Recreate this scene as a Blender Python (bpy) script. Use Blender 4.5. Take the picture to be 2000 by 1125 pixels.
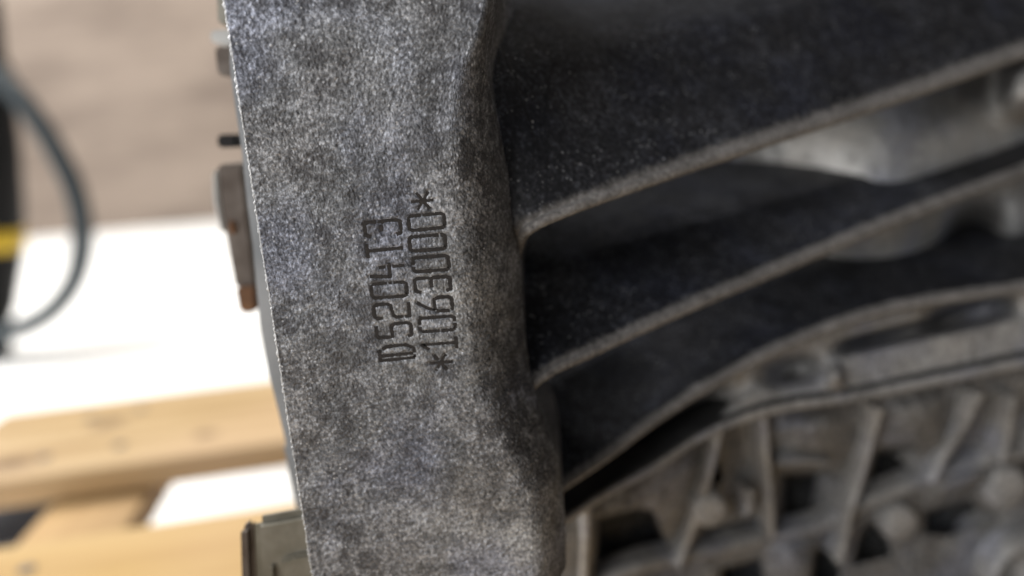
import bpy, bmesh, math, random
import numpy as np
from mathutils import Vector, Matrix

for o in list(bpy.data.objects):
    bpy.data.objects.remove(o)
scene = bpy.context.scene
COL = scene.collection
rng = np.random.default_rng(7)
random.seed(7)

# ------------------------------------------------------------------ camera
PITCH, ROLL, CAM_H = math.radians(12), math.radians(4.9), 0.335
FPX = 1500.0                              # focal length in photo pixels (2000 wide)
_R = Vector((1, 0, 0)); _U = Vector((0, math.sin(PITCH), math.cos(PITCH))); _F = Vector((0, math.cos(PITCH), -math.sin(PITCH)))
CX = _R * math.cos(ROLL) - _U * math.sin(ROLL)
CY = _U * math.cos(ROLL) + _R * math.sin(ROLL)
CAM = Vector((0, 0, CAM_H))
cd = bpy.data.cameras.new('camera'); cam = bpy.data.objects.new('camera', cd); COL.objects.link(cam)
m = Matrix((CX, CY, -_F)).transposed().to_4x4(); m.translation = CAM
cam.matrix_world = m
cd.sensor_width = 36; cd.lens = 36 * FPX / 2000
cd.clip_start = 0.005; cd.clip_end = 60
FACE_Y = 0.14                             # the numbered flange face stands 14 cm from the lens
cd.dof.use_dof = True; cd.dof.focus_distance = 0.1405; cd.dof.aperture_fstop = 5.4
scene.camera = cam

# ------------------------------------------------------------------ light
w = bpy.data.worlds.new('World'); scene.world = w; w.use_nodes = True
w.node_tree.nodes['Background'].inputs[0].default_value = (0.62, 0.66, 0.72, 1)
w.node_tree.nodes['Background'].inputs[1].default_value = 0.10


def area(name, loc, target, sx, sy, power, color):
    l = bpy.data.lights.new(name, 'AREA'); l.shape = 'RECTANGLE'; l.size = sx; l.size_y = sy
    l.energy = power; l.color = color
    o = bpy.data.objects.new(name, l); COL.objects.link(o); o.location = loc
    o.rotation_euler = (Vector(target) - Vector(loc)).to_track_quat('-Z', 'Y').to_euler()
    return o


area('window_light', (-1.02, -0.96, 0.84), (0.0, 0.14, 0.30), 1.0, 0.75, 22, (0.985, 0.99, 1.0))
area('door_daylight', (-3.4, 1.2, 2.1), (-0.7, 1.5, 0.0), 2.2, 2.0, 240, (1.0, 0.985, 0.96))
area('overhead_fill', (-1.0, 1.9, 2.7), (-1.0, 1.9, 0.0), 1.6, 1.2, 85, (1.0, 0.96, 0.90))  # added overhead fill to brighten floor and wall, no fixture known
vs = scene.view_settings
vs.view_transform = 'Standard'; vs.look = 'None'; vs.exposure = 0; vs.gamma = 1
scene.render.engine = 'CYCLES'
scene.cycles.use_denoising = True
scene.cycles.max_bounces = 6


# ------------------------------------------------------------------ helpers
def ray(px, py):
    return CX * ((px - 1000) / FPX) + CY * ((562.5 - py) / FPX) + _F


def at(px, py, d):
    """world point seen at photo pixel px,py on the upright plane d millimetres behind the flange face"""
    r = ray(px, py); return CAM + r * ((FACE_Y + d / 1000) / r.y)


def at_z(px, py, z):
    r = ray(px, py); return CAM + r * ((z - CAM_H) / r.z)


def at_y(px, py, y):
    r = ray(px, py); return CAM + r * (y / r.y)


def link(name, me, mats, parent=None, smooth=True):
    o = bpy.data.objects.new(name, me); COL.objects.link(o)
    for mt in (mats if isinstance(mats, (list, tuple)) else [mats]):
        me.materials.append(mt)
    if smooth:
        me.polygons.foreach_set('use_smooth', np.ones(len(me.polygons), dtype=bool))
    if parent:
        o.parent = parent
    return o


def tag(o, label=None, cat=None, group=None, kind=None):
    for k, v in (('label', label), ('category', cat), ('group', group), ('kind', kind)):
        if v:
            o[k] = v
    return o


def empty(name, loc):
    o = bpy.data.objects.new(name, None); COL.objects.link(o); o.location = loc; o.empty_display_size = 0.05
    return o


def grid_mesh(name, V, slot=None, close=False):
    """V: (n, m, 3) array -> quad grid mesh"""
    n, mm = V.shape[:2]
    me = bpy.data.meshes.new(name)
    idx = np.arange(n * mm).reshape(n, mm)
    a, b, c, d = idx[:-1, :-1], idx[1:, :-1], idx[1:, 1:], idx[:-1, 1:]
    F = np.stack([a, b, c, d], -1).reshape(-1, 4)
    me.vertices.add(n * mm); me.vertices.foreach_set('co', V.reshape(-1).astype(np.float32))
    me.loops.add(F.size); me.loops.foreach_set('vertex_index', F.reshape(-1).astype(np.int32))
    me.polygons.add(len(F)); me.polygons.foreach_set('loop_start', np.arange(0, F.size, 4, dtype=np.int32))
    if slot is not None:
        me.polygons.foreach_set('material_index', np.broadcast_to(slot, (n - 1, mm - 1)).reshape(-1).astype(np.int32))
    me.update(calc_edges=True); me.validate()
    return me


def spectral(n, mm, sp_u, sp_v, lo, hi, power=0.0):
    """band-limited noise on a grid with spacings sp (mm); wavelengths between lo and hi mm; unit variance"""
    fu = np.fft.fftfreq(n, sp_u)[:, None]; fv = np.fft.fftfreq(mm, sp_v)[None, :]
    f = np.sqrt(fu ** 2 + fv ** 2) + 1e-9
    amp = np.where((f > 1 / hi) & (f < 1 / lo), f ** (-power), 0)
    ph = np.fft.fft2(rng.standard_normal((n, mm)))
    x = np.real(np.fft.ifft2(ph * amp))
    return x / (x.std() + 1e-9)


def interp_keys(keys, t):
    k = np.array(keys, float); s = np.r_[0, np.cumsum(np.linalg.norm(np.diff(k, axis=0), axis=1))]
    s /= s[-1]
    out = []
    for j in range(k.shape[1]):                 # Catmull-Rom through the keys, monotone enough for soft castings
        y = k[:, j]; mds = np.gradient(y, s)
        i = np.clip(np.searchsorted(s, t, side='right') - 1, 0, len(s) - 2)
        h = s[i + 1] - s[i]; u = (t - s[i]) / h
        h00 = 2 * u ** 3 - 3 * u ** 2 + 1; h10 = u ** 3 - 2 * u ** 2 + u; h01 = -2 * u ** 3 + 3 * u ** 2; h11 = u ** 3 - u ** 2
        out.append(h00 * y[i] + h10 * h * mds[i] + h01 * y[i + 1] + h11 * h * mds[i + 1])
    return np.stack(out, -1)


# ------------------------------------------------------------------ materials
class NT:
    def __init__(s, name):
        s.mat = bpy.data.materials.new(name); s.mat.use_nodes = True
        s.t = s.mat.node_tree; s.b = s.t.nodes['Principled BSDF']; s.tc = s.t.nodes.new('ShaderNodeTexCoord')

    def n(s, kind, **kw):
        x = s.t.nodes.new(kind)
        for k, v in kw.items():
            setattr(x, k, v)
        return x

    def l(s, a, b):
        s.t.links.new(a, b)

    def mapped(s, scale=(1, 1, 1), loc=(0, 0, 0), rot=(0, 0, 0)):
        mp = s.n('ShaderNodeMapping'); s.l(s.tc.outputs['Object'], mp.inputs[0])
        mp.inputs['Scale'].default_value = scale; mp.inputs['Location'].default_value = loc; mp.inputs['Rotation'].default_value = rot
        return mp.outputs[0]

    def noise(s, scale, detail=3, rough=0.55, vec=None, dist=0.0):
        x = s.n('ShaderNodeTexNoise'); s.l(vec or s.tc.outputs['Object'], x.inputs['Vector'])
        x.inputs['Scale'].default_value = scale; x.inputs['Detail'].default_value = detail
        x.inputs['Roughness'].default_value = rough; x.inputs['Distortion'].default_value = dist
        return x.outputs['Fac']

    def math(s, op, a, b=None, clamp=False):
        x = s.n('ShaderNodeMath', operation=op, use_clamp=clamp)
        for i, v in enumerate((a, b)):
            if v is None:
                continue
            if isinstance(v, (int, float)):
                x.inputs[i].default_value = v
            else:
                s.l(v, x.inputs[i])
        return x.outputs[0]

    def ramp(s, fac, stops, interp='LINEAR'):
        x = s.n('ShaderNodeValToRGB'); s.l(fac, x.inputs[0]); e = x.color_ramp.elements
        x.color_ramp.interpolation = interp
        while len(e) < len(stops):
            e.new(0.5)
        for el, (p, c) in zip(e, stops):
            el.position = p
            el.color = (c, c, c, 1) if isinstance(c, (int, float)) else (*c, 1)
        return x.outputs[0]

    def mix(s, fac, a, b, mode='MIX'):
        x = s.n('ShaderNodeMix', data_type='RGBA', blend_type=mode)
        for i, v in ((0, fac), (6, a), (7, b)):
            if isinstance(v, (int, float)):
                x.inputs[i].default_value = v
            elif isinstance(v, tuple):
                x.inputs[i].default_value = (*v, 1)
            else:
                s.l(v, x.inputs[i])
        return x.outputs[2]

    def bump(s, h, strength, dist):
        x = s.n('ShaderNodeBump'); x.inputs['Strength'].default_value = strength; x.inputs['Distance'].default_value = dist
        s.l(h, x.inputs['Height']); s.l(x.outputs[0], s.b.inputs['Normal'])

    def set(s, color=None, rough=None, metal=None, spec=None):
        for k, v in (('Base Color', color), ('Roughness', rough), ('Metallic', metal), ('Specular IOR Level', spec)):
            if v is None:
                continue
            if isinstance(v, (int, float)):
                s.b.inputs[k].default_value = v
            elif isinstance(v, tuple):
                s.b.inputs[k].default_value = (*v, 1)
            else:
                s.l(v, s.b.inputs[k])
        return s.mat


def cast_metal(name, dark, mid, light, metal=0.3, tint=0.5, blotch=75, grain=1500, bump=0.5, bdist=0.00025, speck=0.5, spec=0.5, alt=None, stain=0.0, hue=(1, 1, 1), pale_patches=None):
    k = NT(name)
    n1 = k.noise(blotch, 7, 0.68, dist=0.4); n2 = k.noise(blotch * 4.7, 4, 0.6); n3 = k.noise(grain, 2, 0.6)
    s = k.math('ADD', k.math('MULTIPLY', n1, 0.34), k.math('ADD', k.math('MULTIPLY', n2, 0.24), k.math('MULTIPLY', n3, 0.52)))
    hv = lambda v: tuple(v * h for h in hue)
    col = k.ramp(s, [(0.38, hv(dark)), (0.545, hv(mid)), (0.70, hv(light))])
    if stain:                                           # ragged dark stains, two sizes
        ma = k.noise(430, 3, 0.62, vec=k.mapped(loc=(1.3, 0.2, 2.2))); mb = k.noise(140, 4, 0.62, vec=k.mapped(loc=(0.3, 4.2, 1.2)), dist=0.3)
        mc = k.noise(38, 3, 0.5, vec=k.mapped(loc=(5.3, 0.2, 0.2)))
        mm_ = k.math('ADD', k.math('MULTIPLY', ma, 0.42), k.math('ADD', k.math('MULTIPLY', mb, 0.40), k.math('MULTIPLY', mc, 0.26)))
        f = k.math('MULTIPLY', k.ramp(mm_, [(0.525, 0.0), (0.60, 1.0)]), stain)
        col = k.mix(f, col, k.mix(n3, (0.020, 0.020, 0.022), (0.085, 0.083, 0.088)))
    if pale_patches:                                            # pale patches with ragged edges
      for (px, pz, r, c) in pale_patches:
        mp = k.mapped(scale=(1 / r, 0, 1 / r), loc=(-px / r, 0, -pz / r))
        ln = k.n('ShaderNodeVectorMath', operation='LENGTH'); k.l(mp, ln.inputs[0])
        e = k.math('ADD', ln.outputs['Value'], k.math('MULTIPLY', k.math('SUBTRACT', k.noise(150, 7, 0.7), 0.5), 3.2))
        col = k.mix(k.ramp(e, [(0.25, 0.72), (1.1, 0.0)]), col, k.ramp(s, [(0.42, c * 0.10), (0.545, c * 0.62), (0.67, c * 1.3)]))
    tn = k.noise(42, 3, 0.5, vec=k.mapped(loc=(3.1, 1.7, 0.4)))
    tcol = k.ramp(tn, [(0.36, (0.88, 0.94, 1.2)), (0.5, (1, 1, 1)), (0.64, (1.06, 1.0, 0.93))])
    col = k.mix(tint, col, k.mix(1.0, col, tcol, 'MULTIPLY'))
    if alt:                                             # ridge lightened in the colour, as an edge catching light
        at_ = k.n('ShaderNodeAttribute', attribute_name='ridge_lit')
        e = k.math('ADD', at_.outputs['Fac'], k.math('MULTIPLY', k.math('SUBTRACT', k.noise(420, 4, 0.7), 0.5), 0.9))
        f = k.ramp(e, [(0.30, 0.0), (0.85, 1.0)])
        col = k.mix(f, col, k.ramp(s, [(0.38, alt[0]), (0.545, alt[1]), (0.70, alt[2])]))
    v = k.n('ShaderNodeTexVoronoi'); k.l(k.tc.outputs['Object'], v.inputs['Vector']); v.inputs['Scale'].default_value = grain * 0.8
    sp = k.ramp(v.outputs['Distance'], [(0.10, 1.0), (0.27, 0.0)])
    sel = k.ramp(k.noise(grain * 0.33, 1, 0.5), [(0.45, 0.0), (0.57, 1.0)])
    clus = k.ramp(k.noise(120, 4, 0.6), [(0.40, 0.22), (0.62, 1.0)])
    spk = k.math('MULTIPLY', k.math('MULTIPLY', sp, clus), k.math('MULTIPLY', sel, speck))
    col = k.mix(spk, col, (0.70, 0.70, 0.71))
    h = k.math('ADD', k.math('MULTIPLY', k.noise(grain * 0.75, 3, 0.65), 1.0), k.math('MULTIPLY', n2, 0.5))
    k.bump(h, bump, bdist)
    return k.set(col, k.ramp(n3, [(0.3, 0.62), (0.7, 0.42)]), metal, spec)


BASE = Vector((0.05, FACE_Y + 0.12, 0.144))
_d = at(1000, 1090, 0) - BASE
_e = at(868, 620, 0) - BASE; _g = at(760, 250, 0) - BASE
PALE_PATCHES = ((_d.x, _d.z, 0.022, 0.42), (_e.x, _e.z, 0.018, 0.33), (_g.x, _g.z, 0.010, 0.26))
M = {}
M['face'] = cast_metal('blasted_cast_aluminium', 0.026, 0.140, 0.43, tint=0.5, bump=1.0, bdist=0.00032, speck=0.6, blotch=60, grain=1200, stain=0.85, hue=(0.965, 0.985, 1.045), pale_patches=PALE_PATCHES)
M['grime_shade'] = cast_metal('oily_shaded_aluminium', 0.022, 0.05, 0.10, metal=0.0, bump=0.6, speck=0.6, grain=900, spec=0.22)  # oily metal darkened further to stand for shade inside the casing pockets
M['rib'] = cast_metal('oily_shaded_casting_lit_ridge', 0.007, 0.020, 0.075, hue=(0.92, 0.96, 1.14), blotch=45, metal=0.0, bump=0.6, speck=0.45, grain=1000, spec=0.25,
                      alt=((0.085, 0.080, 0.076), (0.19, 0.178, 0.168), (0.31, 0.293, 0.28)))  # oily sides with shade painted in, ridge painted lighter as if lit
M['block'] = cast_metal('dull_cast_aluminium', 0.14, 0.29, 0.43, metal=0.1, blotch=28, grain=500, bump=0.3, speck=0.1, stain=0.2, hue=(1.0, 0.98, 0.955))
M['smooth_cast'] = cast_metal('smooth_cast_aluminium', 0.26, 0.36, 0.45, metal=0.05, blotch=20, grain=400, bump=0.15, speck=0.0, hue=(1.0, 0.985, 0.96))
M['casing'] = cast_metal('grey_casing_aluminium', 0.09, 0.195, 0.30, metal=0.1, blotch=28, grain=500, bump=0.3, speck=0.1, stain=0.25, hue=(1.0, 0.985, 0.965))  # darker copy of the block metal, shade on the casing panels put in
M['edge'] = cast_metal('machined_aluminium_edge', 0.16, 0.30, 0.50, metal=0.4, tint=0.1)


def plain(name, c0, c1, scale=60, rough=0.6, metal=0.0, bump=0.2, bdist=0.0005, spec=0.5):
    k = NT(name); n = k.noise(scale, 5, 0.6)
    k.bump(k.noise(scale * 6, 3, 0.6), bump, bdist)
    return k.set(k.ramp(n, [(0.35, c0), (0.65, c1)]), rough, metal, spec)


M['groove'] = plain('dark_residue_in_engraving', (0.009, 0.007, 0.006), (0.028, 0.023, 0.021), 1300, 0.85)
M['olive'] = plain('olive_grey_alloy', (0.095, 0.086, 0.062), (0.20, 0.188, 0.155), 70, 0.5, 0.2)
M['pale_alloy'] = plain('pale_alloy', (0.30, 0.30, 0.29), (0.48, 0.47, 0.45), 90, 0.5, 0.2)
M['housing'] = plain('grey_housing', (0.16, 0.17, 0.18), (0.28, 0.285, 0.29), 40, 0.55, 0.2)
M['lug'] = plain('rust_stained_lug', (0.045, 0.028, 0.018), (0.12, 0.098, 0.082), 130, 0.6, 0.1)
M['rust'] = plain('rusty_steel', (0.08, 0.035, 0.015), (0.16, 0.075, 0.03), 120, 0.8)
M['black'] = plain('black_plastic', (0.004, 0.004, 0.004), (0.008, 0.007, 0.007), 60, 0.55, spec=0.2)
M['yellow'] = plain('yellow_tape', (0.55, 0.36, 0.015), (0.68, 0.45, 0.02), 60, 0.5)
M['hose'] = plain('blue_grey_hose_rubber', (0.022, 0.032, 0.038), (0.04, 0.052, 0.06), 30, 0.5, spec=0.25)
M['gasket'] = plain('dark_gasket', (0.015, 0.015, 0.016), (0.03, 0.03, 0.03), 100, 0.7)
M['mat'] = plain('dark_rubber', (0.02, 0.02, 0.025), (0.04, 0.04, 0.048), 60, 0.7)
M['nail'] = plain('grey_nail_steel', (0.10, 0.09, 0.08), (0.2, 0.18, 0.16), 200, 0.5, 0.6)


def wood(name, c0, c1, c2, seed, spots=()):
    k = NT(name)
    v = k.mapped(scale=(1.6, 26, 26), loc=(seed, seed * 0.7, 0))
    g = k.noise(1.4, 6, 0.6, v, 0.6); g2 = k.noise(6, 4, 0.6, v)
    s = k.math('ADD', k.math('MULTIPLY', g, 0.7), k.math('MULTIPLY', g2, 0.3))
    col = k.ramp(s, [(0.32, c0), (0.5, c1), (0.68, c2)])
    big = k.noise(5, 2, 0.5, k.mapped(loc=(seed * 2, 0, 0)))
    col = k.mix(k.ramp(big, [(0.4, 0.0), (0.65, 0.55)]), col, (0.46, 0.31, 0.19))
    for (sx, sy, r, ax) in spots:                      # knots and dark handling marks
        mp = k.mapped(scale=(1 / (r * ax), 1 / r, 0.0), loc=(-sx / (r * ax), -sy / r, 0))
        ad = k.n('ShaderNodeVectorMath', operation='ADD'); k.l(mp, ad.inputs[0])
        nz = k.n('ShaderNodeTexNoise'); k.l(k.tc.outputs['Object'], nz.inputs['Vector']); nz.inputs['Scale'].default_value = 45
        k.l(nz.outputs['Color'], ad.inputs[1])
        sb = k.n('ShaderNodeVectorMath', operation='SUBTRACT'); k.l(ad.outputs[0], sb.inputs[0]); sb.inputs[1].default_value = (0.5, 0.5, 0.5)
        ml = k.n('ShaderNodeVectorMath', operation='MULTIPLY'); k.l(sb.outputs[0], ml.inputs[0]); ml.inputs[1].default_value = (1, 1, 0)
        ln = k.n('ShaderNodeVectorMath', operation='LENGTH'); k.l(ml.outputs[0], ln.inputs[0])
        f = k.ramp(ln.outputs['Value'], [(0.2, 0.8), (1.35, 0.0)])
        col = k.mix(f, col, (0.07, 0.032, 0.010))
    k.bump(s, 0.35, 0.0015)
    return k.set(col, 0.65, 0.0, 0.3)


# ------------------------------------------------------------------ the setting
def quad_sheet(name, pts, mat, n=1):
    me = bpy.data.meshes.new(name); me.from_pydata([tuple(p) for p in pts], [], [tuple(range(len(pts)))]); me.update()
    return link(name, me, mat, smooth=False)


k = NT('pale_painted_concrete')
f1 = k.noise(1.6, 6, 0.6); f2 = k.noise(14, 5, 0.65)
fc = k.ramp(k.math('ADD', k.math('MULTIPLY', f1, 0.6), k.math('MULTIPLY', f2, 0.4)), [(0.30, (0.70, 0.69, 0.68)), (0.5, (0.84, 0.84, 0.83)), (0.7, (0.88, 0.88, 0.87))])
for (px, py, r, ax, dk) in ((242, 590, 0.055, 0.62, 0.8), (300, 650, 0.10, 1.5, 0.25), (420, 498, 0.16, 1.6, 0.3)):
    q = at_z(px, py, 0)
    mp = k.mapped(scale=(1 / (r * ax), 1 / (r * 2.6), 0), loc=(-q.x / (r * ax), -q.y / (r * 2.6), 0))
    ln = k.n('ShaderNodeVectorMath', operation='LENGTH'); k.l(mp, ln.inputs[0])
    e = k.math('ADD', ln.outputs['Value'], k.math('MULTIPLY', k.math('SUBTRACT', f2, 0.5), 1.2))
    fc = k.mix(k.ramp(e, [(0.3, dk), (1.1, 0.0)]), fc, (0.34, 0.32, 0.30))
k.bump(f2, 0.15, 0.002)
M['floor'] = k.set(fc, 0.55, 0.0, 0.3)
floor = quad_sheet('floor', [(-6, -3, 0), (6, -3, 0), (6, 6, 0), (-6, 6, 0)], M['floor'])
tag(floor, 'bright white workshop floor with faint grey smudges', kind='structure')

wq = at_z(300, 443, 0)
WALL_Y = wq.y
k = NT('brown_painted_wall')
wv = k.mapped(scale=(0.8, 1, 3.2))
b1 = k.noise(1.3, 4, 0.55, wv); b2 = k.noise(9, 4, 0.6, wv)
wc = k.ramp(k.math('ADD', k.math('MULTIPLY', b1, 0.75), k.math('MULTIPLY', b2, 0.25)), [(0.33, (0.12, 0.093, 0.076)), (0.5, (0.20, 0.160, 0.131)), (0.66, (0.24, 0.194, 0.160))])
k.bump(b2, 0.2, 0.004)
M['wall'] = k.set(wc, 0.7, 0.0, 0.3)
bm = bmesh.new()
bmesh.ops.create_cube(bm, size=1, matrix=Matrix.Translation((0, WALL_Y + 0.06, 1.3)) @ Matrix.Diagonal((9, 0.12, 2.6, 1)))
me = bpy.data.meshes.new('wall'); bm.to_mesh(me); bm.free()
wall = link('wall', me, M['wall'], smooth=False)
tag(wall, 'plain beige brown wall at the far end of the white floor', 'wall')

# ------------------------------------------------------------------ the pallet
PT = 0.144
YAW = math.radians(8.8)
_bk = at_z(14, 808, PT)                               # back left corner of the far deck board
b0 = _bk - Vector((-math.sin(YAW), math.cos(YAW), 0)) * 0.145
pal = empty('wooden_pallet', (b0.x, b0.y, 0)); pal.rotation_euler.z = YAW
tag(pal, 'pale wooden pallet of spaced boards lying under the engine on the white floor', 'pallet')


def plank(name, x0, x1, y0, y1, z0, z1, mat, bev=0.0025):
    bm = bmesh.new()
    c = Vector(((x0 + x1) / 2, (y0 + y1) / 2, (z0 + z1) / 2)); s = Vector((x1 - x0, y1 - y0, z1 - z0))
    bmesh.ops.create_cube(bm, size=1, matrix=Matrix.Diagonal((*s, 1)))
    bmesh.ops.bevel(bm, geom=bm.edges[:], offset=bev, segments=2, profile=0.6, affect='EDGES')
    for v in bm.verts:
        v.co.z += 0.0006 * math.sin(v.co.x * 9 + x0 * 7 + y0 * 31); v.co.y += 0.0008 * math.sin(v.co.x * 6 + y1 * 17)
    me = bpy.data.meshes.new(name); bm.to_mesh(me); bm.free()
    o = link(name, me, mat, pal); o.location = c
    return o


LX = 1.2
T = 0.019
W0 = wood('pine_board_weathered', (0.24, 0.14, 0.05), (0.39, 0.27, 0.132), (0.46, 0.335, 0.195), 1.3,
          spots=((-0.505, 0.015, 0.017, 1.25), (-0.425, -0.038, 0.010, 1.2), (-0.30, 0.012, 0.016, 1.2), (-0.545, -0.045, 0.014, 1.8)))
W1 = wood('pine_board_yellow', (0.30, 0.17, 0.04), (0.43, 0.285, 0.098), (0.47, 0.335, 0.145), 4.1,
          spots=((-0.33, -0.035, 0.014, 1.6),))
W2 = wood('pine_cross_board', (0.30, 0.175, 0.048), (0.40, 0.255, 0.09), (0.46, 0.32, 0.14), 7.7)
def pal_x(px, py, z):
    q = at_z(px, py, z) - b0; return q.x * math.cos(YAW) + q.y * math.sin(YAW)


cxa, cxb = pal_x(66, 1020, PT - T), pal_x(266, 995, PT - T)
_q = at_z(268, 1030, PT) - b0
gap_y = -_q.x * math.sin(YAW) + _q.y * math.cos(YAW)
ys = [(0.0, 0.145), (gap_y - 0.1, gap_y), (gap_y - 0.25, gap_y - 0.145), (-0.505, -0.405), (-0.690, -0.545)]
for i, (ya, yb) in enumerate(ys):
    plank('deck_board', 0.004 * (i % 3) - (0.0 if i == 0 else 0.01), LX, ya, yb, PT - T, PT, W0 if i % 2 == 0 else W1)
for (xa, xb) in ((cxa, cxb), (0.53, 0.67), (1.055, 1.155)):
    o = plank('cross_board', -0.3875, 0.3875, -0.05, 0.05, -T / 2, T / 2, W2)
    o.data.transform(Matrix.Diagonal((0.835 / 0.775, (xb - xa) / 0.1, 1, 1)))
    o.rotation_euler.z = math.pi / 2; o.location = ((xa + xb) / 2, -0.2725, PT - 1.5 * T - 0.0005)
    for (ya, yb) in ((0.045, 0.145), (-0.34, -0.20), (-0.69, -0.59)):
        plank('spacer_block', xa + 0.003, xb - (0.06 if xa == cxa else 0.003), ya, yb, 0.0225, PT - 2 * T - 0.001, W1)
for (ya, yb) in ((0.045, 0.145), (-0.34, -0.20), (-0.69, -0.59)):
    plank('runner_board', 0.02, LX - 0.02, ya, yb, 0.0, T, W1)
nb = bmesh.new(); bmesh.ops.create_cone(nb, cap_ends=True, segments=12, radius1=0.0045, radius2=0.004, depth=0.002)
nme = bpy.data.meshes.new('nail_head'); nb.to_mesh(nme); nb.free(); nme.materials.append(M['nail'])
for (ya, yb) in ys[:2]:
    for xx in (0.075, 0.118, 0.575, 0.625):
        for fy in (0.25, 0.75):
            o = bpy.data.objects.new('nail_head', nme); COL.objects.link(o); o.parent = pal
            o.location = (xx + random.uniform(-.008, .008), ya + (yb - ya) * fy + random.uniform(-.008, .008), PT + 0.0003)

# dark rubber mat by the pallet end
q = at_z(30, 1010, 0.0)
bm = bmesh.new(); bmesh.ops.create_cube(bm, size=1, matrix=Matrix.Diagonal((0.20, 0.17, 0.014, 1)))
bmesh.ops.bevel(bm, geom=bm.edges[:], offset=0.004, segments=3, affect='EDGES')
me = bpy.data.meshes.new('rubber_mat'); bm.to_mesh(me); bm.free()
mat_o = link('rubber_mat', me, M['mat']); mat_o.location = (q.x - 0.055, q.y + 0.01, 0.0072); mat_o.rotation_euler.z = YAW
tag(mat_o, 'dark rubber mat on the floor under the left end of the pallet', 'mat')


# ------------------------------------------------------------------ black upright tool with hose
def tube_mesh(name, pts, r, seg=14, n=80):
    P = interp_keys(pts, np.linspace(0, 1, n))
    Tn = np.gradient(P, axis=0); Tn /= np.linalg.norm(Tn, axis=1)[:, None]
    up = np.array([0, 1.0, 0]); V = np.zeros((n, seg + 1, 3))
    for i in range(n):
        a = np.cross(Tn[i], up); a /= np.linalg.norm(a); b = np.cross(a, Tn[i])
        for j in range(seg + 1):
            th = 2 * math.pi * j / seg
            V[i, j] = P[i] + r * (a * math.cos(th) + b * math.sin(th))
    return grid_mesh(name, V)


def lathe(name, prof, seg=40):
    V = np.zeros((len(prof), seg + 1, 3))
    for i, (r, z) in enumerate(prof):
        for j in range(seg + 1):
            th = 2 * math.pi * j / seg
            V[i, j] = (r * math.cos(th), r * math.sin(th), z)
    return grid_mesh(name, V)


TY = 1.36
tb = at_y(-28, 700, TY); tt = at_y(-32, 120, TY); tool = empty('cleaning_tool', (tb.x, tb.y, 0))
tag(tool, 'black upright tool with yellow band and looping dark hose at the left edge', 'tool')
lean = math.atan2(tt.x - tb.x, tt.z)
zb = at_y(0, 452, TY).z
R0 = 0.056
ztop = at_y(0, 120, TY).z
prof = [(0.0, 0.001), (0.035, 0.001), (0.042, 0.012), (0.036, 0.06), (0.048, 0.10), (0.058, zb - 0.045), (R0 + 0.004, zb - 0.022), (R0 + 0.004, zb + 0.022), (0.060, zb + 0.05), (0.054, zb + 0.16), (0.047, ztop - 0.06), (0.044, ztop), (0.030, ztop + 0.03), (0.024, ztop + 0.12), (0.0, ztop + 0.125)]
link('tool_body', lathe('tool_body', prof), M['black'], tool).rotation_euler.y = lean
link('yellow_band', lathe('yellow_band', [(R0 + 0.0045, zb - 0.019), (R0 + 0.0062, zb - 0.018), (R0 + 0.0062, zb + 0.018), (R0 + 0.0045, zb + 0.019)]), M['yellow'], tool).rotation_euler.y = lean
hk = [(-45, 118), (0, 150), (52, 208), (112, 300), (150, 385), (161, 455), (150, 535), (110, 598), (55, 635), (0, 652), (-45, 662)]
hp = [tuple(at_y(x, y, TY - 0.02 - 0.06 * math.sin(math.pi * i / 10)) - Vector((tb.x, tb.y, 0))) for i, (x, y) in enumerate(hk)]
link('hose', tube_mesh('hose', hp, 0.0165), M['hose'], tool)

# ------------------------------------------------------------------ the engine
eng = empty('car_engine', BASE)
tag(eng, 'grey cast aluminium car engine standing on the pallet, its number engraved on the flange', 'engine')


def rel(p):
    return np.array(p) - np.array(BASE)


def epart(name, me, mats, parent=None, smooth=True):
    return link(name, me, mats, parent or eng, smooth)


# --- engraved characters: strokes in a cell 0..1 wide, 0..1 tall
G = {
    '0': [[(.12, 0), (.88, 0), (1, .08), (1, .92), (.88, 1), (.12, 1), (0, .92), (0, .08), (.12, 0)]],
    '1': [[(.12, .80), (.5, 1), (.5, 0)], [(.05, 0), (.95, 0)]],
    '2': [[(0, .78), (0, .92), (.12, 1), (.88, 1), (1, .9), (1, .6), (.88, .52), (.12, .46), (0, .38), (0, 0), (1, 0)]],
    '3': [[(0, .86), (.1, 1), (.88, 1), (1, .92), (1, .62), (.9, .54), (.3, .54)], [(.9, .54), (1, .46), (1, .1), (.88, 0), (.1, 0), (0, .14)]],
    '4': [[(.15, 1), (0, .42), (1, .42)], [(.72, .72), (.72, 0)]],
    '5': [[(.95, 1), (.08, 1), (.05, .56), (.85, .56), (1, .46), (1, .1), (.88, 0), (.1, 0), (0, .12)]],
    '6': [[(.75, 1), (.3, .72), (.02, .42), (0, .1), (.12, 0), (.88, 0), (1, .1), (1, .40), (.88, .50), (.1, .50)]],
    'T': [[(0, 1), (1, 1)], [(.5, 1), (.5, 0)]],
    'D': [[(0, 0), (0, 1), (.7, 1), (1, .78), (1, .22), (.7, 0), (0, 0)], [(.32, .03), (.34, .94)]],
    '*': [[(.5, .0), (.5, 1)], [(.02, .25), (.98, .75)], [(.02, .75), (.98, .25)]],
}
line1 = [('D', 688), ('5', 646), ('2', 606), ('0', 566), ('4', 526), ('T', 486), ('3', 443)]
line2 = [('*', 709), ('1', 672), ('0', 634), ('6', 596), ('3', 556), ('0', 515), ('0', 474), ('0', 433), ('*', 391)]
CW, CH = 2.65, 6.55                                   # character width and height in mm
chars = []


def char_strokes(ch, cxw, czw, cw, chh, slant=0.0):
    """world x,z strokes in mm; glyph up = -x (left), glyph right = +z (up)"""
    out = []
    for st in G[ch]:
        out.append([(cxw - (v - .5) * chh, czw + (u - .5) * cw + slant * (v - .5)) for u, v in st])
    return out


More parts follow.
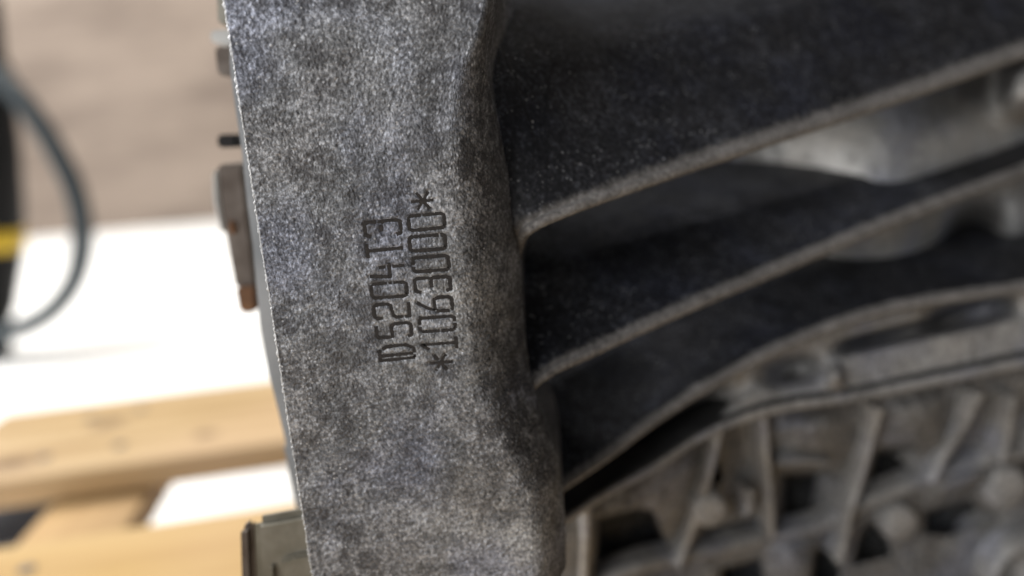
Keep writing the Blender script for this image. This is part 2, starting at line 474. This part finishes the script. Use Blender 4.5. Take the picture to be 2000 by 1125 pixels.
for line, xa in ((line1, -22.75), (line2, -14.65)):
    for ch, py in line:
        # height on the face from the photo row, x from the column line
        p0 = at(775 if xa < -20 else 845, py, 0)
        jx, jz = random.uniform(-.12, .12), random.uniform(-.08, .08)
        if ch == '*':
            st = char_strokes(ch, xa - 0.1 + jx, p0.z * 1000 + jz, 3.3, 4.4)
        else:
            st = char_strokes(ch, xa + jx, p0.z * 1000 + jz, CW, CH, random.uniform(-.15, .15))
        chars.append((ch, st))


def seg_dist(X, Z, st):
    d = np.full(X.shape, 1e9)
    for (x0, z0), (x1, z1) in zip(st[:-1], st[1:]):
        dx, dz = x1 - x0, z1 - z0
        t = np.clip(((X - x0) * dx + (Z - z0) * dz) / (dx * dx + dz * dz + 1e-12), 0, 1)
        d = np.minimum(d, np.hypot(X - x0 - t * dx, Z - z0 - t * dz))
    return d


# --- flange: plan section swept down, rounded on the right, sharp machined edge on the left
XL = -45.3
# py : flat end px, outer px, depth of the rounding (mm), x drift of the wall behind (mm)
fk = np.array([
    (-260, 955, 968, 2.0, 3), (0, 948, 962, 2.0, 5), (70, 928, 944, 2.5, 6), (100, 912, 940, 4.5, 6), (150, 880, 952, 9, 6), (250, 872, 974, 14, 5),
    (350, 876, 994, 16, 4), (440, 884, 1010, 16, 3), (600, 890, 1022, 17, 2), (740, 910, 1032, 16, 2), (800, 932, 1042, 15, 2),
    (880, 975, 1068, 14, 2), (960, 1015, 1097, 12, 2), (1050, 1035, 1108, 11, 2), (1125, 1038, 1110, 11, 2), (1500, 1035, 1108, 11, 2), (2400, 1035, 1105, 11, 2)], float)
kz = np.array([at(1000, r[0], 0).z * 1000 for r in fk])
kxf = np.array([at(r[1], r[0], 0).x * 1000 for r in fk])
kxo = np.array([at(r[2], r[0], r[3]).x * 1000 for r in fk])


def key1(z, vals):
    o = np.argsort(kz); return np.interp(z, kz[o], np.asarray(vals)[o])


z_top, z_bot = at(700, -190, 0).z * 1000, at(700, 1200, 0).z * 1000
SP = 0.2
zs = np.arange(z_bot, z_top, SP)


def smooth1(a, n):
    kq = np.hanning(n); kq /= kq.sum(); return np.convolve(np.pad(a, n // 2, mode='edge'), kq, 'valid')[:len(a)]


xf = smooth1(smooth1(smooth1(key1(zs, kxf), 61), 61), 41); xo = smooth1(smooth1(smooth1(key1(zs, kxo), 51), 51), 41); bd = smooth1(smooth1(key1(zs, fk[:, 3]), 61), 61); dr = key1(zs, fk[:, 4])
nf, na, nw, nl = 225, 75, 60, 10
cols = []
# left side wall -> chamfer -> flat -> rounding -> wall
ch_w = 0.2
lw = np.linspace(28, ch_w, nl)
n_r = len(zs)
X = np.zeros((n_r, nl + nf + na + nw)); Y = np.zeros_like(X)
for j in range(nl):
    X[:, j] = XL - 0.0; Y[:, j] = lw[j]
u = np.linspace(0, 1, nf)
X[:, nl:nl + nf] = (XL + ch_w) + (xf - XL - ch_w)[:, None] * u[None]
th = np.linspace(0, 1, na + 1)[1:]
X[:, nl + nf:nl + nf + na] = xf[:, None] + (xo - xf)[:, None] * th[None]
gq = th ** 2.15
Y[:, nl + nf:nl + nf + na] = bd[:, None] * gq[None]
s = np.linspace(0, 1, nw + 1)[1:]
X[:, nl + nf + na:] = xo[:, None] + dr[:, None] * (s ** 1.5)[None]
Y[:, nl + nf + na:] = bd[:, None] + (48 - bd)[:, None] * s[None]
Z = np.repeat(zs[:, None], X.shape[1], 1)
# slight unevenness of the casting and the blasted grain
nn = spectral(n_r, X.shape[1], SP, SP, 0.42, 1.5, 0.4)
big = spectral(n_r, X.shape[1], SP, SP, 4, 30, 1.2)
gx = np.gradient(X, axis=1); gy = np.gradient(Y, axis=1); gl = np.hypot(gx, gy) + 1e-9
nx, ny = gy / gl, -gx / gl                           # outward normal of the section (towards the lens and right)
nx[:, :nl] = -1; ny[:, :nl] = 0
amp = np.full(X.shape[1], 0.055); amp[:nl] = 0.03
disp = nn * amp[None] + big * 0.05
edge_n = spectral(n_r, 64, SP, SP, 0.5, 3, 0.3)[:, 3]
# engraving
carve = np.zeros_like(X)
fl = slice(nl, nl + nf)
for ch, sts in chars:
    for st in sts:
        a = np.array(st); r0 = np.searchsorted(zs, a[:, 1].min() - 1); r1 = np.searchsorted(zs, a[:, 1].max() + 1)
        d = seg_dist(X[r0:r1, fl], Z[r0:r1, fl], st)
        c = np.clip((0.48 - d) / 0.22, 0, 1); c = c * c * (3 - 2 * c)
        carve[r0:r1, fl] = np.maximum(carve[r0:r1, fl], c)
# casting pores, and a few knocks
for _ in range(110):
    cx_, cz_ = rng.uniform(XL + 1, -2), rng.uniform(z_bot, z_top); r_ = rng.uniform(0.22, 0.6) * (1.6 if rng.random() < 0.08 else 1)
    a0, a1 = np.searchsorted(zs, cz_ - 2 * r_), np.searchsorted(zs, cz_ + 2 * r_)
    dq = ((X[a0:a1, fl] - cx_) ** 2 + ((Z[a0:a1, fl] - cz_) * rng.uniform(0.6, 1.5)) ** 2) / r_ ** 2
    disp[a0:a1, fl] -= 0.16 * np.exp(-dq * 1.5) * rng.uniform(0.5, 1.3)
for (kx, ky, ln, an, dp) in ((925, 357, 2.2, 60, 0.35), (650, 180, 9, 25, 0.05), (700, 860, 12, -18, 0.05), (610, 600, 6, 70, 0.05), (820, 960, 7, 40, 0.06), (940, 60, 5, 80, 0.08), (930, 30, 4, 70, 0.08)):
    c_ = at(kx, ky, 0) * 1000; dx_, dz_ = ln / 2 * math.cos(math.radians(an)), ln / 2 * math.sin(math.radians(an))
    dq = seg_dist(X[:, fl], Z[:, fl], [(c_.x - dx_, c_.z - dz_), (c_.x + 0.3, c_.z), (c_.x + dx_, c_.z + dz_)])
    disp[:, fl] -= dp * np.exp(-(dq / 0.22) ** 2)
disp = disp * (1 - 0.6 * carve) - 0.22 * carve
X2 = X + nx * disp; Y2 = Y + ny * disp
X2[:, :nl + 1] += (edge_n * 0.09)[:, None]
V = np.stack([X2 / 1000, FACE_Y + Y2 / 1000, Z / 1000], -1) - np.array(BASE)
slot = np.zeros(X.shape[1] - 1, int); slot[nl - 1:nl + 1] = 1
flange = epart('flange', grid_mesh('flange', V[:, ::-1], slot[::-1]), [M['face'], M['edge']])
flange['label'] = 'blasted grey flange with the engraved engine number'

# dark residue lying in each engraved character
for ch, sts in chars:
    bm = bmesh.new()
    allp = np.concatenate([np.array(q) for q in sts]); c0 = allp.mean(0)
    for si, st in enumerate(sts):
        P = np.array(st); dens = [P[0]]
        for a, b in zip(P[:-1], P[1:]):
            n = max(1, int(np.hypot(*(b - a)) / 0.3))
            for i in range(1, n + 1):
                dens.append(a + (b - a) * i / n)
        D = np.array(dens); tg = np.gradient(D, axis=0); tg /= np.linalg.norm(tg, axis=1)[:, None] + 1e-9
        nr = np.stack([-tg[:, 1], tg[:, 0]], -1)
        wv_ = 0.34 * (1 + 0.18 * rng.standard_normal(len(D)))
        prev = None
        yy = FACE_Y + 0.00026 + si * 0.000012
        for i in range(len(D)):
            pa, pb = D[i] + nr[i] * wv_[i], D[i] - nr[i] * wv_[i]
            va = bm.verts.new((( pa[0] - c0[0]) / 1000, 0 + si * 0.000012, (pa[1] - c0[1]) / 1000)); vb = bm.verts.new(((pb[0] - c0[0]) / 1000, si * 0.000012, (pb[1] - c0[1]) / 1000))
            if prev and random.random() > 0.02:
                bm.faces.new((prev[0], prev[1], vb, va))
            prev = (va, vb)
    me = bpy.data.meshes.new('engraved_character'); bm.to_mesh(me); bm.free()
    o = epart('engraved_character', me, M['groove'], flange, smooth=False)
    o.location = rel((c0[0] / 1000, FACE_Y + 0.00012, c0[1] / 1000))


# --- ribs running from the flange to the block wall
def rib(name, keys, th0, th1, backD, backH, nt=330, relief=0.06, pw=0.8, deep=60, shrink=0.0, near=1.0):
    t = np.linspace(0, 1, nt) ** 1.25
    K = interp_keys(keys, t)
    P = np.array([tuple(at(a, b, c)) for a, b, c in K]) * 1000
    tg = np.gradient(P, axis=0); L = np.hypot(tg[:, 0], tg[:, 2]); N = np.stack([-tg[:, 2] / L, 0 * L, tg[:, 0] / L], -1)
    th = th0 + (th1 - th0) * t
    prof = []
    for bb in np.linspace(1, 0.05, 14):
        prof.append(('u', bb))
    for a in np.linspace(-90, 90, 13):
        prof.append(('a', math.radians(a)))
    for bb in np.linspace(0.008, 1, 90) ** 1.2:
        prof.append(('t', bb))
    V = np.zeros((nt, len(prof), 3))
    for j, (kd, v) in enumerate(prof):
        if kd == 'u':
            n, b = -th, th / 2 + backD * v
        elif kd == 'a':
            n, b = -th / 2 + th / 2 * math.sin(v), th / 2 * (1 - math.cos(v))
        else:
            n, b = backH * v * (1 - shrink * t), th / 2 * (1 - v * 0.5) + backD * v ** pw * (1 - math.exp(-v * 14)) + deep * max(0.0, v - 0.5) ** 1.4
        if kd == 't':                              # shallower web where the rib grows out of the flange
            q_ = np.clip((t - 0.02) / 0.26, 0, 1); q_ = q_ * q_ * (3 - 2 * q_)
            b0_ = th / 2 * (1 - v * 0.5); b = b0_ + (b - b0_) * (near + (1 - near) * q_)
        V[:, j] = P + N * np.asarray(n)[:, None]; V[:, j, 1] += b
    q = rng.standard_normal(V.shape[:2])
    q = (q + np.roll(q, 1, 0) + np.roll(q, 1, 1) + np.roll(q, 1, (0, 1))) / 2
    V[:, 14:, 1] -= relief * q[:, 14:]; V[:, :27] += N[:, None, :] * (relief * q[:, :27, None] * 0.7)
    me = grid_mesh(name, V / 1000 - np.array(BASE))
    ridge_lit = np.array([0.0 if kd == 'u' else (1.0 if kd == 'a' else math.exp(-v / 0.03)) for kd, v in prof])
    ridge_lit = ridge_lit[None] * np.clip(0.35 + t * 12, 0, 1)[:, None]
    me.attributes.new('ridge_lit', 'FLOAT', 'POINT').data.foreach_set('value', ridge_lit.astype(np.float32).reshape(-1))
    return epart(name, me, M['rib'])


r1k = [(1002, 505, 19), (1006, 476, 16), (1018, 450, 12.5), (1045, 430, 12), (1100, 405, 14), (1250, 348, 24), (1500, 262, 45), (1750, 178, 70), (2000, 88, 95), (2300, -15, 125)]
r2k = [(1020, 800, 22), (1024, 775, 19), (1034, 750, 15.5), (1062, 727, 16.5), (1150, 683, 23), (1300, 612, 36), (1500, 525, 55), (1750, 420, 80), (2000, 325, 105), (2300, 215, 135)]
r3k = [(1040, 988, 22), (1090, 952, 28), (1180, 890, 38), (1267, 824, 48), (1400, 738, 58), (1533, 669, 66), (1693, 608, 74), (2000, 552, 84), (2300, 505, 95)]
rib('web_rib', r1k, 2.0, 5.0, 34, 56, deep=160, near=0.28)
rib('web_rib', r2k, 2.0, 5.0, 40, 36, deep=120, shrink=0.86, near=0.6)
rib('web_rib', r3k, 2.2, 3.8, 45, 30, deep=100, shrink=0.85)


# --- relief surfaces of the block seen between and beyond the ribs
def relief_sheet(name, x0, x1, y0, y1, nx_, ny_, dfun, mat, rough=0.25):
    gx_, gy_ = np.meshgrid(np.linspace(x0, x1, nx_), np.linspace(y0, y1, ny_))
    D = dfun(gx_, gy_) + rough * spectral(ny_, nx_, 1, 1, 3, 30, 1)
    V = np.zeros((ny_, nx_, 3))
    for i in range(ny_):
        for j in range(nx_):
            V[i, j] = at(gx_[i, j], gy_[i, j], D[i, j])
    return epart(name, grid_mesh(name, V - np.array(BASE)), mat)


def bumpf(x, y, cx, cy, rx, ry, rot=0.0, p=2.0):
    c, s_ = math.cos(math.radians(rot)), math.sin(math.radians(rot))
    a = ((x - cx) * c + (y - cy) * s_) / rx; b = (-(x - cx) * s_ + (y - cy) * c) / ry
    return np.exp(-(np.abs(a) ** p + np.abs(b) ** p))


def wall_d(x, y):
    d = 150 + 0 * x
    d -= 42 * bumpf(x, y, 1770, 290, 250, 125, -10, 2.2)
    d -= 42 * bumpf(x, y, 1700, 500, 170, 130, -12, 2.6)
    d -= 40 * bumpf(x, y, 2010, 160, 50, 70, 10, 3)
    d -= 20 * bumpf(x, y, 1985, 430, 50, 80, 0, 2)
    d += 25 * bumpf(x, y, 1890, 470, 40, 60, 15, 3)
    return d


relief_sheet('block_wall', 960, 2350, -300, 760, 180, 130, wall_d, M['smooth_cast'])


def disc_boss(name, px, py, d, r, length, mat, hole=0.5, tilt=0.0):
    prof = [(hole * r, 0.5 * r), (hole * r, 0.02 * r), (hole * r + 0.08 * r, 0), (0.86 * r, 0), (r, 0.14 * r), (r, length)]
    if hole == 0:
        prof = [(0, -0.02 * r), (0.62 * r, 0), (0.9 * r, 0.08 * r), (r, 0.25 * r), (1.06 * r, length)]
    else:
        prof = [(0.001 * r, 0.7 * r)] + prof
    me = lathe(name, [(a / 1000, b / 1000) for a, b in prof], 28)
    o = epart(name, me, mat); o.location = rel(at(px, py, d))
    o.rotation_euler = (math.radians(-90 + tilt), 0, 0)
    return o




# --- skirt band between the third rib and the gasket joint
gk = [(1101, 1008, 36), (1180, 956, 44), (1267, 906, 54), (1400, 824, 64), (1533, 780, 72), (1640, 764, 77), (1800, 732, 83), (2000, 690, 90), (2300, 630, 100)]


def curve_y(keys, x):
    a = np.array(keys, float); return np.interp(x, a[:, 0], a[:, 1]), np.interp(x, a[:, 0], a[:, 2])


nxs, nys = 260, 46
V = np.zeros((nys, nxs, 3))
for j, x in enumerate(np.linspace(1092, 2300, nxs)):
    ya, da = curve_y(r3k, x); yb, db = curve_y(gk, x)
    ya += 14
    for i, v in enumerate(np.linspace(0, 1, nys)):
        y = ya + (yb - ya) * v
        d = da + 9 + (db - da - 9) * v
        d += 22 * float(bumpf(x, y, 1150 + 90, (curve_y(r3k, 1240)[0] + curve_y(gk, 1240)[0]) / 2, 210, 24, -33, 4)) * (1 if v < 0.95 else 0)
        d += 16 * float(bumpf(x, y, 1545, 722, 52, 26, -10, 3))
        d += 28 * float(bumpf(x, y, 1760, 652, 110, 15, -13, 4)) + 28 * float(bumpf(x, y, 1895, 612, 75, 24, -12, 4))
        d -= 7 * float(bumpf(x, y, 1632, 735, 16, 22, 0, 3))
        V[i, j] = at(x, y, d)
epart('block_skirt', grid_mesh('block_skirt', V - np.array(BASE)), M['block'])


# swept bar with a rounded front, used for gasket, ledges and the ribs of the lower casing
def bar(name, keys, w0, w1, back, mat, parent=None, n=60, seg=9):
    t = np.linspace(0, 1, n); K = interp_keys(keys, t)
    P = np.array([tuple(at(a, b, c)) for a, b, c in K]) * 1000
    tg = np.gradient(P, axis=0); L = np.hypot(tg[:, 0], tg[:, 2]); N = np.stack([-tg[:, 2] / L, 0 * L, tg[:, 0] / L], -1)
    wd = w0 + (w1 - w0) * t
    V = np.zeros((n, seg + 2, 3))
    V[:, 0] = P - N * (wd / 2 + 0.05 * back)[:, None]; V[:, 0, 1] += back
    for j, a in enumerate(np.linspace(-90, 90, seg)):
        a = math.radians(a)
        V[:, j + 1] = P + N * (wd / 2 * math.sin(a))[:, None]; V[:, j + 1, 1] += (wd / 2) * (1 - math.cos(a))
    V[:, -1] = P + N * (wd / 2 + 0.05 * back)[:, None]; V[:, -1, 1] += back
    return epart(name, grid_mesh(name, V / 1000 - np.array(BASE)), mat, parent)


bar('gasket', [(a, b + 3, c - 1.0) for a, b, c in gk], 1.2, 2.6, 20, M['gasket'])

# --- lower casing: ledge along the joint, upright ribs, curved bays, lower ledge, bosses
cas = epart('lower_casing', bpy.data.meshes.new('lower_casing'), M['grime_shade'])


def casing_d(x, y):
    yj, dj = curve_y(gk, x)
    d = np.maximum(dj + 10, 58) + np.clip((y - yj - 60) / 120, 0, 1) * 12 + 8
    return d


POCKETS = [
    [(1165, 1010), (1245, 990), (1275, 995), (1310, 1080), (1290, 1100), (1160, 1150)],
    [(1375, 1035), (1480, 1012), (1492, 1046), (1365, 1080)],
    [(1526, 925), (1620, 918), (1655, 1000), (1600, 1028), (1526, 1046)],
    [(1708, 880), (1785, 866), (1805, 925), (1690, 968)],
    [(1853, 925), (1880, 872), (1925, 862), (1945, 890)],
    [(1590, 1075), (1638, 1058), (1640, 1130), (1580, 1160)],
    [(1680, 1040), (1705, 1015), (1738, 1060), (1740, 1085), (1665, 1105)],
    [(1805, 1000), (1890, 975), (1950, 1012), (1850, 1046), (1808, 1040)],
    [(1410, 1110), (1485, 1090), (1500, 1170), (1400, 1180)],
    [(1370, 930), (1400, 900), (1412, 935), (1380, 965)],
    [(2000, 900), (2060, 880), (2080, 960), (2010, 970)]]


def poly_mask(x, y, poly, soft):
    P = np.array(poly, float); c = P.mean(0); best = np.full(x.shape, 1e9)
    for a, b in zip(P, np.roll(P, -1, 0)):
        e = b - a; nrm = np.array([-e[1], e[0]]) / np.hypot(*e)
        if (c - a) @ nrm < 0:
            nrm = -nrm
        best = np.minimum(best, (x - a[0]) * nrm[0] + (y - a[1]) * nrm[1])
    t = np.clip(best / soft + 0.3, 0, 1); return t * t * (3 - 2 * t)


NXC, NYC = 330, 190
gx_, gv_ = np.meshgrid(np.linspace(1085, 2320, NXC), np.linspace(0, 1, NYC))
yj_, dj_ = curve_y(gk, gx_)
gy_ = yj_ + 6 + (1330 - yj_) * gv_
dep = casing_d(gx_, gy_)
dep -= 9 * bumpf(gx_, gy_, 1595, 850, 75, 50, -8, 3) + 9 * bumpf(gx_, gy_, 1800, 835, 60, 62, -18, 3) + 7 * bumpf(gx_, gy_, 1310, 950, 45, 90, 14, 3)
dep += 6 * bumpf(gx_, gy_, 1450, 890, 22, 75, 0, 3) - 8 * bumpf(gx_, gy_, 1560, 1095, 45, 50, -10, 3) - 8 * bumpf(gx_, gy_, 1890, 935, 60, 22, -18, 3)
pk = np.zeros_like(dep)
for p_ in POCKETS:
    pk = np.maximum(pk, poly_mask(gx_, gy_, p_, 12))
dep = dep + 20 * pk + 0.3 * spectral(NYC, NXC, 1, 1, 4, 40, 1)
V = np.zeros((NYC, NXC, 3))
for i in range(NYC):
    for j in range(NXC):
        V[i, j] = at(gx_[i, j], gy_[i, j], dep[i, j]); V[i, j, 2] = max(V[i, j, 2], 0.1465)
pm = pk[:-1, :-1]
me = grid_mesh('lower_casing', V - np.array(BASE), (pm > 0.55).astype(int)); me.materials.append(M['casing']); me.materials.append(M['grime_shade']); cas.data = me
bar('joint_ledge', [(a, b + 14 + 6 * (a - 1100) / 900, c - 1.5) for a, b, c in gk], 2.6, 5.5, 22, M['block'], cas)
lk = [(1060, 1190, 62), (1256, 1112, 74), (1400, 1080, 84), (1493, 1058, 90), (1600, 1036, 97), (1680, 996, 103), (1800, 948, 110), (1940, 902, 118), (2100, 870, 128), (2320, 830, 142)]


def dd(x, y):
    return float(casing_d(x, y))


bar('lower_ledge', [(a, b, dd(a, b) - 5) for a, b, c in lk], 4.2, 6.0, 9, M['block'], cas)


for keys, wa, wb in (
    ([(1148, 985), (1146, 1060), (1140, 1180)], 2.6, 2.8),
    ([(1408, 835), (1395, 900), (1370, 990), (1345, 1060), (1325, 1110)], 2.4, 3.4),
    ([(1494, 815), (1500, 900), (1506, 980), (1510, 1050)], 2.8, 3.2),
    ([(1722, 800), (1700, 880), (1680, 950), (1664, 1000), (1652, 1060), (1640, 1100)], 2.8, 3.4),
    ([(1918, 770), (1890, 830), (1850, 890), (1822, 945)], 3.2, 3.6),
    ([(1985, 775), (1975, 840), (1962, 905)], 3.2, 3.4),
    ([(2090, 740), (2060, 840), (2030, 890)], 3.2, 3.4),
    ([(1470, 960), (1462, 1000), (1455, 1010)], 4.0, 3.0),
    ([(1520, 906), (1570, 902), (1620, 908)], 2.0, 2.4),
):
    bar('casing_rib', [(a, b, dd(a, b) - 12 + (3 if b > 1040 else 0)) for a, b in keys], wa * 0.85, wb * 0.85, 24, M['block'], cas, n=24)


disc_boss('casing_boss', 1388, 1002, dd(1388, 1002) - 18, 5.4, 24, M['block'], 0).parent = cas
disc_boss('casing_boss', 1762, 1028, dd(1762, 1028) - 8, 6.4, 26, M['block'], 0).parent = cas
disc_boss('casing_boss', 1972, 960, dd(1972, 960) - 9, 8.0, 26, M['block'], 0).parent = cas
disc_boss('ring_boss', 2015, 1130, dd(2015, 1130) - 14, 15, 26, M['block'], 0.74).parent = cas


# --- parts bolted on behind the left edge of the flange
def prism(name, poly, d0, d1, mat, parent=None, bev=0.0006):
    """front outline in photo pixels on plane d0, same outline carried back to d1"""
    bm = bmesh.new()
    P = [at(x, y, d0) for x, y in poly]
    c = sum(P, Vector()) / len(P)
    f = [bm.verts.new(p - c) for p in P]; b = [bm.verts.new(p - c + Vector((0, (d1 - d0) / 1000, 0))) for p in P]
    bm.faces.new(f); bm.faces.new(b[::-1])
    for i in range(len(P)):
        j = (i + 1) % len(P); bm.faces.new((f[i], b[i], b[j], f[j]))
    bmesh.ops.recalc_face_normals(bm, faces=bm.faces[:])
    bmesh.ops.bevel(bm, geom=bm.edges[:], offset=bev, segments=2, affect='EDGES')
    me = bpy.data.meshes.new(name); bm.to_mesh(me); bm.free()
    o = epart(name, me, mat, parent, smooth=False); o.location = rel(c)
    return o


hs = prism('end_housing', [(452, -120), (448, 60), (447, 130), (457, 205), (470, 290), (479, 380), (492, 480), (500, 570), (507, 640), (524, 735), (541, 800), (560, 880), (590, 960), (640, 1000), (760, 1000), (760, -120)], 34, 75, M['housing'])
lug = prism('mounting_lug', [(424, 322), (472, 320), (500, 562), (459, 562), (438, 440)], 62, 95, M['lug'])
prism('rusty_stud', [(459, 562), (497, 560), (500, 606), (490, 612), (468, 610)], 60, 90, M['rust'])
prism('rusty_stud', [(443, 432), (458, 430), (462, 458), (446, 458)], 61, 64, M['rust'])
prism('pale_edge_plate', [(414, 335), (424, 330), (430, 410), (440, 455), (430, 455), (414, 390)], 66, 80, M['pale_alloy'])
prism('black_connector', [(423, 263), (462, 262), (464, 288), (424, 289)], 62, 70, M['black'])
prism('olive_bracket', [(420, -60), (460, -60), (460, 48), (424, 46)], 50, 80, M['olive'])
prism('pale_edge_plate', [(408, 60), (455, 56), (458, 90), (412, 84)], 64, 84, M['pale_alloy'])
prism('mounting_lug', [(418, 90), (460, 92), (462, 152), (424, 146)], 60, 84, M['lug'])
prism('end_housing', [(552, 870), (575, 860), (600, 1000), (580, 1010)], 45, 60, M['housing'])

# bracket at the foot of the flange
fb = prism('foot_bracket', [(493, 1019), (640, 992), (660, 1300), (505, 1300)], 13, 17, M['olive'], bev=0.0016)
prism('bracket_corner', [(467, 1037), (491, 1020), (503, 1300), (474, 1300)], 14.5, 18, M['lug'], bev=0.001)
prism('bracket_pad', [(548, 1096), (575, 1086), (640, 1078), (640, 1300), (556, 1300)], 11.6, 14, M['olive'], bev=0.0006)
prism('bracket_pad', [(527, 1108), (534, 1104), (544, 1300), (534, 1300)], 11.8, 14, M['olive'], bev=0.0005)

# --- unseen cylinder head and block body, added to shade the ribs and pockets
for nm, c_, d_, mt in (('unseen_cylinder_head', (0.115, FACE_Y + 0.17, at(1500, -420, 100).z + 0.055), (0.36, 0.34, 0.09), M['block']),
                       ('unseen_block_body', (0.115, FACE_Y + 0.37, 0.335), (0.42, 0.22, 0.36), M['block'])):
    bm = bmesh.new(); bmesh.ops.create_cube(bm, size=1, matrix=Matrix.Diagonal((*d_, 1)))
    bmesh.ops.bevel(bm, geom=bm.edges[:], offset=0.01, segments=3, affect='EDGES')
    me = bpy.data.meshes.new(nm); bm.to_mesh(me); bm.free()
    epart(nm, me, mt).location = rel(c_)

# --- oil pan below the picture carries the engine on the pallet
bm = bmesh.new()
bmesh.ops.create_cube(bm, size=1, matrix=Matrix.Translation((0.06, 0.24, 0.036)) @ Matrix.Diagonal((0.26, 0.24, 0.07, 1)))
bmesh.ops.bevel(bm, geom=bm.edges[:], offset=0.012, segments=3, affect='EDGES')
me = bpy.data.meshes.new('oil_pan'); bm.to_mesh(me); bm.free()
epart('oil_pan', me, M['block'])
